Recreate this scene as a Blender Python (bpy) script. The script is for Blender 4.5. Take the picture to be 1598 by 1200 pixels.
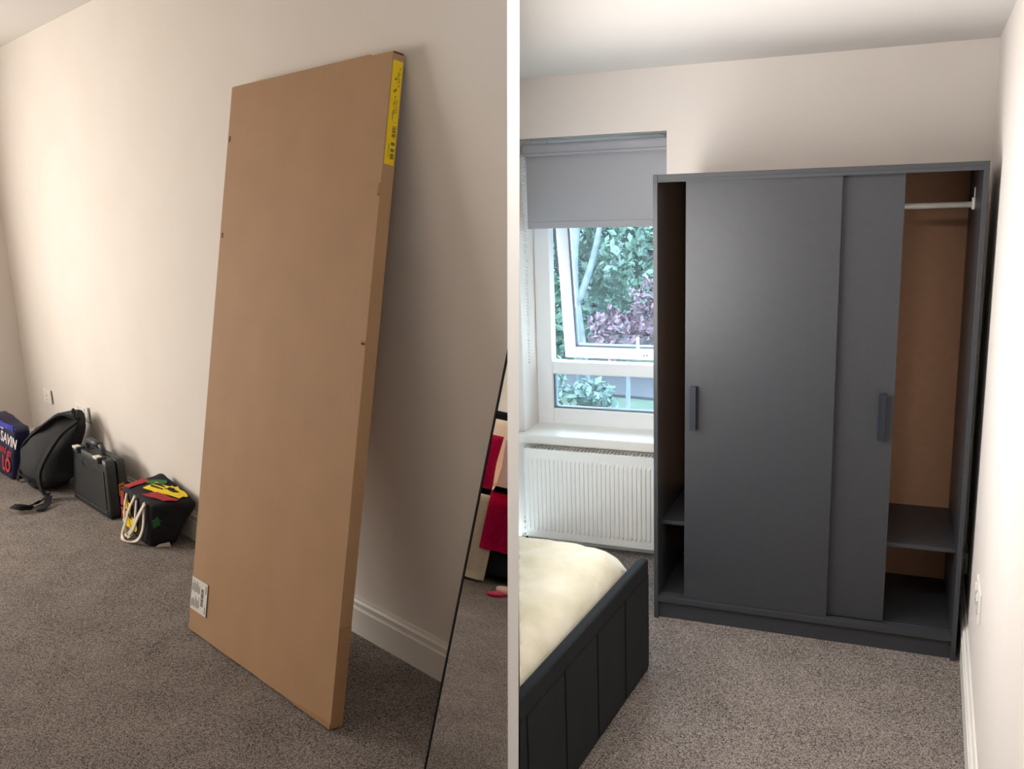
import bpy, bmesh, math, random
import numpy as np
from mathutils import Matrix, Vector, noise

random.seed(7); RNG = np.random.default_rng(7)
scene = bpy.context.scene
COL = scene.collection
for o in list(bpy.data.objects): bpy.data.objects.remove(o)

# ------------------------------------------------------------------ camera
FPX, PITCH, ROLL, CAMH = 1410.75, 0.205383, -0.0352, 1.7982
cp, sp = math.cos(PITCH), math.sin(PITCH); cr, sr = math.cos(ROLL), math.sin(ROLL)
_r, _u, _w = Vector((1, 0, 0)), Vector((0, sp, cp)), Vector((0, cp, -sp))
CR = cr*_r + sr*_u; CU = -sr*_r + cr*_u; CW = _w
CAM = Vector((0, 0, CAMH))
cd = bpy.data.cameras.new('camera'); cam = bpy.data.objects.new('camera', cd); COL.objects.link(cam)
cd.sensor_fit = 'HORIZONTAL'; cd.sensor_width = 36.0; cd.lens = FPX/1598*36.0; cd.clip_start = 0.02; cd.clip_end = 200
m = Matrix((CR, CU, -CW)).transposed().to_4x4(); m.translation = CAM; cam.matrix_world = m
scene.camera = cam

# ------------------------------------------------------------------ world, exposure
wd = bpy.data.worlds.new('sky'); scene.world = wd; wd.use_nodes = True
bg = wd.node_tree.nodes['Background']; bg.inputs[0].default_value = (0.70, 0.89, 1.0, 1); bg.inputs[1].default_value = 15.0
vs = scene.view_settings; vs.view_transform = 'Standard'; vs.look = 'None'; vs.gamma = 1.0; vs.use_curve_mapping = False
vs.exposure = 0.0
scene.cycles.use_denoising = True
scene.cycles.max_bounces = 8; scene.cycles.diffuse_bounces = 5; scene.cycles.transparent_max_bounces = 12
scene.cycles.sample_clamp_indirect = 6

# ------------------------------------------------------------------ the two room frames
WP, CL0 = -0.82171, Vector((0, 2.8217, 0))          # left room: x along its long wall, y into that wall
PSI, OR0 = -0.396366, Vector((0.57636, 3.60442, 0)) # right room: x along wardrobe front, y into its back wall
ML = Matrix.Translation(CL0) @ Matrix.Rotation(WP, 4, 'Z')
MR = Matrix.Translation(OR0) @ Matrix.Rotation(PSI, 4, 'Z')
GW = 0.7094        # back wall behind wardrobe front
HL, HR = 2.90, 2.3485
def Lp(s, d, z): return ML @ Vector((s, -d, z))
def Rp(u, y, z): return MR @ Vector((u, y, z))

# large area lights: daylight in the end window, plus added light on the partition and behind
def area(name, M, sx, sy, power, col):
    l = bpy.data.lights.new(name, 'AREA'); l.shape = 'RECTANGLE'; l.size = sx; l.size_y = sy; l.energy = power; l.color = col
    o = bpy.data.objects.new(name, l); COL.objects.link(o); o.matrix_world = M; return o
def look(loc, d, up=Vector((0, 0, 1))):
    z = -Vector(d).normalized(); x = up.cross(z).normalized(); y = z.cross(x)
    M = Matrix((x, y, z)).transposed().to_4x4(); M.translation = loc; return M
eL = Vector((math.cos(WP), math.sin(WP), 0)); nL = Vector((-math.sin(WP), math.cos(WP), 0))
eR = Vector((math.cos(PSI), math.sin(PSI), 0)); nR = Vector((-math.sin(PSI), math.cos(PSI), 0))
OPP = 5.2
WA = (1.5, 3.4, .85, 2.25)          # window in the far end wall of the left room (d0,d1,z0,z1)
area('daylight_left_room', look(Lp(-5.54, (WA[0]+WA[1])/2, (WA[2]+WA[3])/2), eL), WA[1]-WA[0]-.1, WA[3]-WA[2]-.1, 158, (1.0, .95, .885))
WB = (2.12, 3.55, .95, 1.85)        # light added on the solid partition face, no window there (y0,y1,z0,z1)
_py = (Vector((0, 1, 0))-CR*CR.y).normalized()
area('added_light_right_room', look(CAM+CR*.020+_py*(WB[0]+WB[1])/2+CR.cross(_py)*((WB[2]+WB[3])/2-CAMH), CR, CR.cross(_py)), WB[1]-WB[0]-.1, WB[3]-WB[2]-.1, 26, (1.0, .97, .95))
WC = (-.45, .45, 1.3, 2.2)         # unseen window added for fill behind the viewer (x0,x1,z0,z1)
area('added_fill_rear', look(Vector(((WC[0]+WC[1])/2, -3.04, (WC[2]+WC[3])/2)), (0, 1, 0)), WC[1]-WC[0]-.06, WC[3]-WC[2]-.06, 9, (1.0, .97, .94))

# ------------------------------------------------------------------ materials
def mat(name, col, rough=.6, metal=0, spec=.5, noise_amt=0, nscale=20, col2=None, bump=0, bscale=60, detail=3, sheen=0, coat=0, contrast=(.3,.7)):
    M = bpy.data.materials.new(name); M.use_nodes = True; nt = M.node_tree; b = nt.nodes['Principled BSDF']
    b.inputs['Base Color'].default_value = (*col, 1); b.inputs['Roughness'].default_value = rough; b.inputs['Metallic'].default_value = metal
    b.inputs['Specular IOR Level'].default_value = spec
    if sheen: b.inputs['Sheen Weight'].default_value = sheen; b.inputs['Sheen Roughness'].default_value = .4
    if coat: b.inputs['Coat Weight'].default_value = coat
    tc = nt.nodes.new('ShaderNodeTexCoord')
    if col2 is not None:
        n = nt.nodes.new('ShaderNodeTexNoise'); n.inputs['Scale'].default_value = nscale; n.inputs['Detail'].default_value = detail
        r = nt.nodes.new('ShaderNodeValToRGB'); r.color_ramp.elements[0].position = contrast[0]; r.color_ramp.elements[1].position = contrast[1]
        r.color_ramp.elements[0].color = (*col, 1); r.color_ramp.elements[1].color = (*col2, 1)
        nt.links.new(tc.outputs['Object'], n.inputs['Vector']); nt.links.new(n.outputs['Fac'], r.inputs['Fac']); nt.links.new(r.outputs['Color'], b.inputs['Base Color'])
    if bump:
        n2 = nt.nodes.new('ShaderNodeTexNoise'); n2.inputs['Scale'].default_value = bscale; n2.inputs['Detail'].default_value = 4
        bp = nt.nodes.new('ShaderNodeBump'); bp.inputs['Strength'].default_value = bump; bp.inputs['Distance'].default_value = .01
        nt.links.new(tc.outputs['Object'], n2.inputs['Vector']); nt.links.new(n2.outputs['Fac'], bp.inputs['Height']); nt.links.new(bp.outputs['Normal'], b.inputs['Normal'])
    return M
def srgb(r, g, b):
    f = lambda c: (c/255/12.92) if c/255 <= .04045 else ((c/255+.055)/1.055)**2.4
    return (f(r), f(g), f(b))
def glassmat(name, tint, refl=.12):
    M = bpy.data.materials.new(name); M.use_nodes = True; nt = M.node_tree; nt.nodes.clear()
    out = nt.nodes.new('ShaderNodeOutputMaterial'); mx = nt.nodes.new('ShaderNodeMixShader'); t = nt.nodes.new('ShaderNodeBsdfTransparent'); g = nt.nodes.new('ShaderNodeBsdfGlossy')
    fr = nt.nodes.new('ShaderNodeFresnel'); fr.inputs['IOR'].default_value = 1.5
    ad = nt.nodes.new('ShaderNodeMath'); ad.operation = 'ADD'; ad.inputs[1].default_value = refl
    t.inputs[0].default_value = (*tint, 1); g.inputs['Roughness'].default_value = .02
    nt.links.new(fr.outputs[0], ad.inputs[0]); nt.links.new(ad.outputs[0], mx.inputs[0]); nt.links.new(t.outputs[0], mx.inputs[1]); nt.links.new(g.outputs[0], mx.inputs[2]); nt.links.new(mx.outputs[0], out.inputs[0])
    return M
MT = {}
MT['wall'] = mat('wall_paint', srgb(229, 221, 212), .85, spec=.2, col2=srgb(232, 225, 217), nscale=2.5, bump=.04, bscale=180)
MT['wall_r'] = mat('wall_paint_right', srgb(234, 226, 219), .85, spec=.2, col2=srgb(236, 229, 223), nscale=2.5, bump=.04, bscale=180)
MT['ceil'] = mat('ceiling_paint', srgb(228, 224, 220), .9, spec=.1, bump=.03, bscale=140)
MT['white'] = mat('white_gloss_paint', srgb(238, 234, 226), .35, col2=srgb(242, 238, 231), nscale=6)
MT['partition'] = mat('partition_white', srgb(250, 250, 249), .7, spec=.2, bump=.02, bscale=150)
def carpet_mat():
    M = bpy.data.materials.new('carpet'); M.use_nodes = True; nt = M.node_tree; b = nt.nodes['Principled BSDF']; N = nt.nodes.new; Lk = nt.links.new
    b.inputs['Roughness'].default_value = .95; b.inputs['Specular IOR Level'].default_value = .08
    tc = N('ShaderNodeTexCoord'); vo = N('ShaderNodeTexVoronoi'); vo.inputs['Scale'].default_value = 290
    no = N('ShaderNodeTexNoise'); no.inputs['Scale'].default_value = 140; no.inputs['Detail'].default_value = 5; no.inputs['Roughness'].default_value = .75
    nb = N('ShaderNodeTexNoise'); nb.inputs['Scale'].default_value = 5; nb.inputs['Detail'].default_value = 4
    for n in (vo, no, nb): Lk(tc.outputs['Object'], n.inputs['Vector'])
    sp_ = N('ShaderNodeSeparateColor'); Lk(vo.outputs['Color'], sp_.inputs[0])
    m1 = N('ShaderNodeMath'); m1.operation = 'MULTIPLY'; m1.inputs[1].default_value = .42; Lk(sp_.outputs[0], m1.inputs[0])
    m2 = N('ShaderNodeMath'); m2.operation = 'MULTIPLY_ADD'; m2.inputs[1].default_value = .75; Lk(no.outputs['Fac'], m2.inputs[0]); Lk(m1.outputs[0], m2.inputs[2])
    m3 = N('ShaderNodeMath'); m3.operation = 'MULTIPLY_ADD'; m3.inputs[1].default_value = .18; Lk(nb.outputs['Fac'], m3.inputs[0]); Lk(m2.outputs[0], m3.inputs[2])
    r = N('ShaderNodeValToRGB'); r.color_ramp.elements[0].position = .44; r.color_ramp.elements[1].position = .90
    r.color_ramp.elements[0].color = (*srgb(50, 44, 41), 1); r.color_ramp.elements[1].color = (*srgb(164, 154, 147), 1)
    Lk(m3.outputs[0], r.inputs['Fac']); Lk(r.outputs['Color'], b.inputs['Base Color'])
    bp = N('ShaderNodeBump'); bp.inputs['Strength'].default_value = .3; bp.inputs['Distance'].default_value = .006; Lk(m2.outputs[0], bp.inputs['Height']); Lk(bp.outputs['Normal'], b.inputs['Normal'])
    return M
MT['carpet'] = carpet_mat()
MT['card'] = mat('cardboard', srgb(172, 136, 102), .75, spec=.25, col2=srgb(178, 142, 107), nscale=5, bump=.05, bscale=35)
MT['card_d'] = mat('cardboard_flap', srgb(162, 124, 90), .8, spec=.2, col2=srgb(169, 131, 95), nscale=9)
MT['card_dark'] = mat('cardboard_crease', srgb(84, 54, 34), .9, spec=.1)
MT['yellow'] = mat('yellow_label', srgb(236, 200, 10), .5, col2=srgb(240, 206, 20), nscale=8)
MT['ink'] = mat('black_ink', srgb(30, 28, 26), .6)
MT['ink2'] = mat('grey_ink', srgb(120, 110, 40), .6)
MT['ink3'] = mat('label_grey_ink', srgb(110, 108, 106), .6)
MT['paper'] = mat('white_paper', srgb(226, 222, 216), .6, col2=srgb(220, 216, 210), nscale=30)
MT['ward'] = mat('anthracite_laminate', srgb(52, 54, 58), .38, spec=.5, col2=srgb(55, 57, 61), nscale=40, detail=6, bump=.015, bscale=260)
MT['ward_in'] = mat('anthracite_edge', srgb(60, 63, 68), .5, spec=.4)
MT['mdf'] = mat('brown_hardboard', srgb(180, 138, 110), .7, spec=.25, col2=srgb(186, 144, 115), nscale=30, detail=5)
MT['handle'] = mat('dark_metal_handle', srgb(40, 44, 54), .4, metal=.3)
MT['upvc'] = mat('white_upvc', srgb(249, 249, 249), .3, col2=srgb(251, 251, 251), nscale=8)
MT['rubber'] = mat('grey_gasket', srgb(96, 104, 118), .6)
MT['blind'] = mat('grey_blind_fabric', srgb(168, 168, 172), .85, spec=.15, col2=srgb(172, 172, 176), nscale=150, bump=.05, bscale=300)
MT['cass'] = mat('grey_cassette', srgb(160, 162, 170), .5, col2=srgb(164, 166, 174), nscale=10)
MT['rad'] = mat('radiator_enamel', srgb(238, 234, 228), .35, col2=srgb(240, 237, 231), nscale=10)
MT['chrome'] = mat('chrome', srgb(150, 150, 150), .25, metal=1)
MT['rail'] = mat('white_rail', srgb(236, 232, 226), .3)
MT['fleece'] = mat('cream_fleece', srgb(200, 194, 168), .95, spec=.1, col2=srgb(220, 216, 198), nscale=7, detail=5, bump=.5, bscale=26, sheen=.5)
MT['velvet'] = mat('black_velvet', srgb(20, 23, 26), .8, spec=.15, col2=srgb(25, 28, 31), nscale=12, bump=.1, bscale=140, sheen=.05)
MT['blackfab'] = mat('black_nylon', srgb(36, 37, 39), .75, spec=.3, col2=srgb(44, 45, 47), nscale=40, bump=.2, bscale=160)
MT['strap'] = mat('black_webbing', srgb(30, 31, 33), .8, spec=.2, bump=.2, bscale=260)
MT['case'] = mat('black_plastic', srgb(33, 36, 37), .45, spec=.5, col2=srgb(37, 40, 41), nscale=60, bump=.06, bscale=400)
MT['case2'] = mat('dark_grey_plastic', srgb(52, 54, 56), .5)
MT['latch'] = mat('latch_plate', srgb(222, 218, 205), .4)
MT['orange'] = mat('orange_mark', srgb(196, 128, 28), .5)
MT['tote'] = mat('black_tote_canvas', srgb(28, 28, 32), .8, spec=.2, col2=srgb(34, 34, 38), nscale=14, bump=.15, bscale=60)
MT['t_red'] = mat('red_print', srgb(170, 28, 30), .8, col2=srgb(150, 24, 28), nscale=30)
MT['t_yel'] = mat('yellow_print', srgb(238, 212, 24), .8, col2=srgb(228, 196, 18), nscale=24)
MT['t_grn'] = mat('green_print', srgb(30, 110, 52), .8, col2=srgb(24, 84, 42), nscale=40)
MT['rope'] = mat('cream_cotton', srgb(226, 214, 200), .9, bump=.3, bscale=300)
MT['navy'] = mat('navy_carrier', srgb(24, 26, 62), .5, col2=srgb(28, 30, 70), nscale=14, bump=.15, bscale=25)
MT['blue'] = mat('blue_carrier_handle', srgb(48, 56, 168), .45)
MT['txt_w'] = mat('white_print', srgb(226, 216, 216), .6)
MT['txt_r'] = mat('red_lettering', srgb(206, 46, 50), .6)
MT['mirror'] = mat('mirror_silver', (.80, .80, .79), .0, metal=1)
MT['black'] = mat('black_frame', srgb(10, 10, 10), .7, spec=.15)
MT['pink'] = mat('hot_pink_fleece', srgb(206, 14, 82), .95, spec=.1, col2=srgb(186, 8, 68), nscale=40, bump=.4, bscale=90, sheen=.3)
MT['ppink'] = mat('pale_pink_cotton', srgb(232, 200, 190), .9, col2=srgb(236, 206, 197), nscale=9)
MT['creamfab'] = mat('cream_cotton_cushion', srgb(234, 220, 196), .9, bump=.3, bscale=60)
MT['glass'] = glassmat('window_glass', (.93, .97, 1.0), .03)
MT['sky_block'] = mat('sky_block_white', srgb(235, 235, 235), .6)  # opaque white for the panels that shut the sky out
MT['leaf'] = mat('green_leaves', srgb(34, 62, 52), .5, col2=srgb(88, 116, 104), nscale=3.2, detail=5)
MT['leaf2'] = mat('pale_leaves', srgb(54, 82, 78), .5, col2=srgb(112, 134, 132), nscale=4, detail=5)
MT['leaf3'] = mat('maroon_leaves', srgb(60, 38, 50), .5, col2=srgb(108, 86, 100), nscale=5, detail=4)
MT['bark'] = mat('pale_bark', srgb(74, 84, 92), .8, col2=srgb(104, 114, 122), nscale=9, bump=.4, bscale=14)
MT['lawn'] = mat('lawn', srgb(50, 68, 58), .9, col2=srgb(70, 86, 74), nscale=8, bump=.5, bscale=40)
MT['path'] = mat('path', srgb(52, 54, 62), .9, col2=srgb(60, 61, 69), nscale=5, bump=.1, bscale=30)
MT['pot'] = mat('plant_pot', srgb(92, 52, 58), .7, col2=srgb(104, 60, 64), nscale=10)

# ------------------------------------------------------------------ helpers
def link(o, parent=None):
    COL.objects.link(o)
    if parent is not None: o.parent = parent
    return o
def obj(name, me, material, parent=None, M=None, smooth=False):
    if isinstance(me, bmesh.types.BMesh):
        bmd = me; me = bpy.data.meshes.new(name); bmesh.ops.recalc_face_normals(bmd, faces=bmd.faces); bmd.to_mesh(me); bmd.free()
    if material is not None:
        me.materials.clear(); me.materials.append(MT[material])
    if smooth:
        me.polygons.foreach_set('use_smooth', [True]*len(me.polygons))
    o = bpy.data.objects.new(name, me); link(o, parent)
    if M is not None: o.matrix_world = M if parent is None else o.matrix_local
    return o
def tag(o, label, cat=None, group=None, kind=None):
    if label: o['label'] = label
    if cat: o['category'] = cat
    if group: o['group'] = group
    if kind: o['kind'] = kind
    return o
def thing(name, label, cat, M, group=None):
    o = bpy.data.objects.new(name, None); o.empty_display_size = .1; COL.objects.link(o); o.matrix_world = M
    return tag(o, label, cat, group)
def struct(name, label, me, material, M=None, smooth=False):
    o = obj(name, me, material, None, M, smooth); o['kind'] = 'structure'; o['label'] = label; return o
def sroot(name, label, M):
    o = bpy.data.objects.new(name, None); COL.objects.link(o); o.matrix_world = M; o['kind'] = 'structure'; o['label'] = label; return o
def NB(): return bmesh.new()
def box(bm, x0, x1, y0, y1, z0, z1, bev=0, seg=2):
    r = bmesh.ops.create_cube(bm, size=1); vs_ = r['verts']
    for v in vs_:
        v.co = Vector((x0+(v.co.x+.5)*(x1-x0), y0+(v.co.y+.5)*(y1-y0), z0+(v.co.z+.5)*(z1-z0)))
    if bev:
        es = list({e for v in vs_ for e in v.link_edges})
        bmesh.ops.bevel(bm, geom=es, offset=bev, segments=seg, affect='EDGES', profile=.5)
    return bm
def bx(*a, **k): return box(NB(), *a, **k)
def prism(bm, pts, ext):
    """closed polygon pts extruded by vector ext"""
    ext = Vector(ext); a = [bm.verts.new(Vector(p)) for p in pts]; b = [bm.verts.new(Vector(p)+ext) for p in pts]; n = len(pts)
    bm.faces.new(a); bm.faces.new(b[::-1])
    for i in range(n): bm.faces.new((a[i], b[i], b[(i+1) % n], a[(i+1) % n]))
    return bm
def tube(bm, path, r, n=8, cap=True):
    path = [Vector(p) for p in path]; rings = []
    rr = r if isinstance(r, (list, tuple)) else [r]*len(path)
    up = None
    for i, p in enumerate(path):
        t = (path[min(i+1, len(path)-1)]-path[max(i-1, 0)]).normalized()
        if up is None: up = Vector((0, 0, 1)) if abs(t.z) < .9 else Vector((1, 0, 0))
        a = (up - t*up.dot(t)).normalized(); up = a; b = t.cross(a)
        rings.append([bm.verts.new(p+rr[i]*(math.cos(2*math.pi*j/n)*a+math.sin(2*math.pi*j/n)*b)) for j in range(n)])
    for i in range(len(rings)-1):
        for j in range(n): bm.faces.new((rings[i][j], rings[i][(j+1) % n], rings[i+1][(j+1) % n], rings[i+1][j]))
    if cap: bm.faces.new(rings[0][::-1]); bm.faces.new(rings[-1])
    return bm
def catmull(pts, n=6):
    P = [Vector(p) for p in pts]; P = [P[0]*2-P[1]]+P+[P[-1]*2-P[-2]]; out = []
    for i in range(1, len(P)-2):
        for j in range(n):
            t = j/n; a, b, c, d = P[i-1], P[i], P[i+1], P[i+2]
            out.append(.5*((2*b)+(-a+c)*t+(2*a-5*b+4*c-d)*t*t+(-a+3*b-3*c+d)*t**3))
    out.append(P[-2]); return out
def ribbon(bm, path, wdir, width, th=.004):
    """flat strap: path, width along wdir (made perpendicular to the path), thickness th"""
    path = [Vector(p) for p in path]; rings = []
    for i, p in enumerate(path):
        t = (path[min(i+1, len(path)-1)]-path[max(i-1, 0)]).normalized()
        w = Vector(wdir[i]) if isinstance(wdir, list) else Vector(wdir)
        w = (w-t*w.dot(t)).normalized(); nn = t.cross(w); hw = (width[i] if isinstance(width, list) else width)/2
        rings.append([bm.verts.new(p+w*sx*hw+nn*sy*th/2) for sx, sy in ((-1, -1), (1, -1), (1, 1), (-1, 1))])
    for i in range(len(rings)-1):
        for j in range(4): bm.faces.new((rings[i][j], rings[i][(j+1) % 4], rings[i+1][(j+1) % 4], rings[i+1][j]))
    bm.faces.new(rings[0][::-1]); bm.faces.new(rings[-1]); return bm
def trilin(c, p):
    """c: 8 corners keyed (x,y,z) in {0,1}; p in [0,1]^3"""
    r = Vector((0, 0, 0))
    for k_, v in c.items():
        w = 1
        for a in range(3): w *= p[a] if k_[a] else 1-p[a]
        r += w*Vector(v)
    return r
def roundcube(n=8, rad=.25):
    """rounded cube in [0,1]^3 as bmesh"""
    bm = NB(); bmesh.ops.create_cube(bm, size=2)
    bmesh.ops.subdivide_edges(bm, edges=bm.edges, cuts=n, use_grid_fill=True)
    for v in bm.verts:
        q = v.co; c = Vector([max(-1+rad, min(1-rad, x)) for x in q]); d = q-c
        if d.length > 1e-9: v.co = c+d.normalized()*min(rad, d.length) if d.length > rad else q
    for v in bm.verts: v.co = (v.co+Vector((1, 1, 1)))/2
    return bm
def hull8(c, n=8, rad=.2, wob=0, wscale=8, puff=0):
    bm = roundcube(n, rad)
    for v in bm.verts:
        p = v.co.copy(); q = trilin(c, p)
        if puff:
            for a, (lo, hi) in enumerate(((0, 1), (0, 1), (0, 1))):
                pass
            cen = trilin(c, (.5, .5, .5)); edge = 1
            k_ = sorted([abs(p[a]-.5)*2 for a in range(3)]); edge = (1-k_[0]**2)*(1-k_[1]**2)
            q += (q-cen).normalized()*puff*edge
        if wob: q += noise.noise_vector(q*wscale)*wob
        v.co = q
    return bm
def facepatch(c, face, poly, off=.003, puff=0, jit=0):
    """polygon (a,b) on one face of trilinear hull, as thin plate"""
    def at(a, b, o=0):
        p = {'y0': (a, 0, b), 'y1': (a, 1, b), 'x1': (1, a, b), 'x0': (0, a, b), 'z1': (a, b, 1)}[face]
        q = trilin(c, p)
        nrm = {'y0': (0, -1, 0), 'y1': (0, 1, 0), 'x1': (1, 0, 0), 'x0': (-1, 0, 0), 'z1': (0, 0, 1)}[face]
        q2 = trilin(c, tuple(.5 if nrm[i] else p[i] for i in range(3)))
        return q+(q-q2).normalized()*(off+o+puff*(1-(2*a-1)**2)*(1-(2*b-1)**2))
    bm = NB(); dense = []
    for i in range(len(poly)):
        p, q = poly[i], poly[(i+1) % len(poly)]
        for j in range(3): dense.append((p[0]+(q[0]-p[0])*j/3+jit*random.uniform(-1, 1), p[1]+(q[1]-p[1])*j/3+jit*random.uniform(-1, 1)))
    cen = (sum(p[0] for p in dense)/len(dense), sum(p[1] for p in dense)/len(dense))
    top = [bm.verts.new(at(*p)) for p in dense]; low = [bm.verts.new(at(*p, -.004)) for p in dense]; vc = bm.verts.new(at(*cen))
    n = len(dense)
    for i in range(n):
        bm.faces.new((vc, top[i], top[(i+1) % n])); bm.faces.new((top[i], low[i], low[(i+1) % n], top[(i+1) % n]))
    return bm
def textmesh(s, size, shear=0, bold=0, ext=.0006):
    cu = bpy.data.curves.new('txt', 'FONT'); cu.body = s; cu.size = size; cu.extrude = ext; cu.shear = shear; cu.offset = bold; cu.resolution_u = 3
    o = bpy.data.objects.new('txt', cu); COL.objects.link(o)
    me = bpy.data.meshes.new_from_object(o.evaluated_get(bpy.context.evaluated_depsgraph_get())); bpy.data.objects.remove(o); me.name = 'lettering'
    return me
def clip(bm, co, no):
    """keep the side against no"""
    bmesh.ops.bisect_plane(bm, geom=bm.verts[:]+bm.edges[:]+bm.faces[:], plane_co=co, plane_no=no, clear_outer=True)
    es = [e for e in bm.edges if e.is_boundary]
    if es: bmesh.ops.holes_fill(bm, edges=es)
    return bm

# partition slab frame (its plane holds the viewer, so only its end shows)
PY = (Vector((0, 1, 0)) - CR*CR.y).normalized(); PZ = CR.cross(PY)
PT, POFF = .0262, .0029
def Pp(a, b, c): return Vector((0, 0, CAMH)) + a*CR + b*PY + c*PZ
PL_co, PR_co = Pp(POFF-PT/2, 2.5, 0), Pp(POFF+PT/2, 2.5, 0)   # points on left and right face

# ================================================================== STRUCTURE
# floor
def poly_slab(pts, z0, z1):
    return prism(NB(), [(p[0], p[1], z0) for p in pts], (0, 0, z1-z0))
A = Lp(-5.5, 0, 0); B = Lp(-5.5, OPP, 0)
RWC = Vector((1.98726, 3.78299, 0)); RWD = Vector((-.42267, -.90628, 0)); RWN = Vector((.90628, -.42267, 0))   # right wall corner, direction, outward
t_ = (-3.0-B.y)/eL.y; Cc = B+eL*t_
RE = RWC+RWD*3.0; D_ = Vector((.75, -3.0, 0))
BWL = Rp(-.93, GW, 0)
Wp_ = Lp(.02, 0, 0)
outer = [A-eL*.1+nL*.1, B-eL*.1-nL*.1, Cc+Vector((0, -.15, 0)), D_+Vector((.1, -.1, 0)), RE+RWN*.1, RWC+RWN*.1+Vector((.06, .3, 0)), Rp(-.95, GW+.1, 0), Lp(.1, -.1, 0)]
struct('floor', 'brown grey twist pile carpet covering both rooms', poly_slab(outer, -.08, 0), 'carpet')

def clip_left_wall():
    bm = bx(-5.6, .3, .008, .1, 0, HL); iv = ML.inverted()
    return clip(bm, iv @ PL_co, iv.to_3x3() @ CR)
# left room long wall, ends at the partition
struct('wall_left', 'long cream painted wall behind the leaning cardboard box', clip_left_wall(), 'wall', ML)
bm = NB(); box(bm, -5.6, -5.5, -WA[0], .1, 0, HL); box(bm, -5.6, -5.5, -OPP, -WA[1], 0, HL); box(bm, -5.6, -5.5, -WA[1], -WA[0], 0, WA[2]); box(bm, -5.6, -5.5, -WA[1], -WA[0], WA[3], HL)
struct('wall_far', 'short shaded end wall at the left edge beyond the bags', bm, 'wall', ML)
s_end = (Cc-CL0).dot(eL)
struct('wall_opposite', 'cream wall facing the long wall behind the reflected bed', bx(-5.6, s_end, -OPP-.1, -OPP, 0, HL), 'wall', ML)
# rear wall with opening for the added fill window, side return
bm = NB(); box(bm, Cc.x-.2, WC[0], -3.1, -3, 0, HL); box(bm, WC[1], .85, -3.1, -3, 0, HL); box(bm, WC[0], WC[1], -3.1, -3, 0, WC[2]); box(bm, WC[0], WC[1], -3.1, -3, WC[3], HL)
struct('wall_rear', 'cream wall with an added unseen window behind the viewer', bm, 'wall_r')
bm = NB(); prism(bm, [(.75, -3.0, 0), (.85, -3.0, 0), RE+RWN*.1, RE], (0, 0, HL))
struct('wall_side', 'cream return wall beside the viewer', bm, 'wall_r')
# right wall
bm = NB(); prism(bm, [RWC-RWD*.15, RE, RE+RWN*.1, RWC-RWD*.15+RWN*.1], (0, 0, HR+.1))
struct('wall_right', 'pale wall with power socket to the right of the wardrobe', bm, 'wall_r')
# back wall with window opening (u -.857..-.107, z .587..2.07)
WU0, WU1, WZ0, WZ1 = -.857, -.107, .587, 2.070
bm = NB(); y0, y1 = GW, GW+.26
box(bm, -1.02, WU0, y0, y1, 0, HR+.1); box(bm, WU1, 1.4, y0, y1, 0, HR+.1); box(bm, WU0, WU1, y0, y1, 0, WZ0-.012); box(bm, WU0, WU1, y0, y1, WZ1, HR+.1)
for v in bm.verts: v.co = MR @ v.co
struct('wall_back', 'pale window wall rising behind the wardrobe', bm, 'wall_r')
# partition between the rooms, solid behind the light added for the right room
bm = NB()
def pbox(b0, b1, z0, z1):
    c0, c1 = z0-CAMH, z1-CAMH
    vs_ = [bm.verts.new(Pp(a, b, c)) for a in (POFF-PT/2, POFF+PT/2) for b in (b0, b1) for c in (c0, c1)]
    for f in ((0, 1, 3, 2), (4, 6, 7, 5), (0, 4, 5, 1), (2, 3, 7, 6), (0, 2, 6, 4), (1, 5, 7, 3)): bm.faces.new([vs_[i] for i in f])
pbox(2.0, 4.72, -.05, HL)
struct('wall_partition', 'thin white partition seen end on between the two rooms', bm, 'partition')
# ceilings
def cpt(p, z): return Vector((p[0], p[1], z))
bm = NB(); prism(bm, [cpt(p, HL) for p in (A-eL*.1+nL*.1, B-eL*.1-nL*.1, Cc+Vector((0, -.15, 0)), Vector((0, -3.15, 0)), Vector((0, 3.0, 0)))], (0, 0, .08))
struct('ceiling', 'white ceiling of the room with the cardboard box', bm, 'ceil')
bm = NB(); prism(bm, [cpt(p, HR) for p in (Vector((.05, -3.1, 0)), D_+Vector((.1, -.1, 0)), RE+RWN*.1, RWC+RWN*.1+Vector((.06, .3, 0)), Rp(-.89, GW+.1, 0), Vector((.05, 2.0, 0)))], (0, 0, .08))
struct('ceiling', 'white ceiling of the room with the wardrobe', bm, 'ceil')
bm = NB(); box(bm, 0, .06, -3.1, 2.0, HR-.01, HL)
struct('wall_bulkhead', 'white drop where the ceiling steps down behind the viewer', bm, 'wall_r')

# skirting boards: moulded profile
def skirting(name, label, L, h, M, mt='white', flip=1):
    pr = [(0, 0), (.020, 0), (.020, .70*h), (.016, .72*h), (.013, .76*h), (.017, .79*h), (.017, .88*h), (.010, .92*h), (.006, 1.0*h), (0, 1.0*h)]
    bm = NB(); prism(bm, [(0, -flip*p[0], p[1]) for p in pr], (L, 0, 0))
    return struct(name, label, bm, mt, M)
skirting('baseboard_left', 'moulded cream skirting board along the long wall', 5.40, .168, ML @ Matrix.Translation((-5.48, .006, 0)))
skirting('baseboard_far', 'moulded cream skirting board on the shaded end wall', OPP-.1, .168, ML @ Matrix.Translation((-5.5, -OPP+.1, 0)) @ Matrix.Rotation(math.pi/2, 4, 'Z'))
skirting('baseboard_back', 'white skirting board under the radiator', 2.1, .132, MR @ Matrix.Translation((-.87, GW, 0)))
MRW = Matrix.Translation(RWC) @ Matrix.Rotation(math.atan2(RWD.y, RWD.x), 4, 'Z')   # x along right wall toward viewer
skirting('baseboard_right', 'moulded cream skirting board on the right wall', 2.9, .138, MRW @ Matrix.Translation((.02, 0, 0)))

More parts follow.
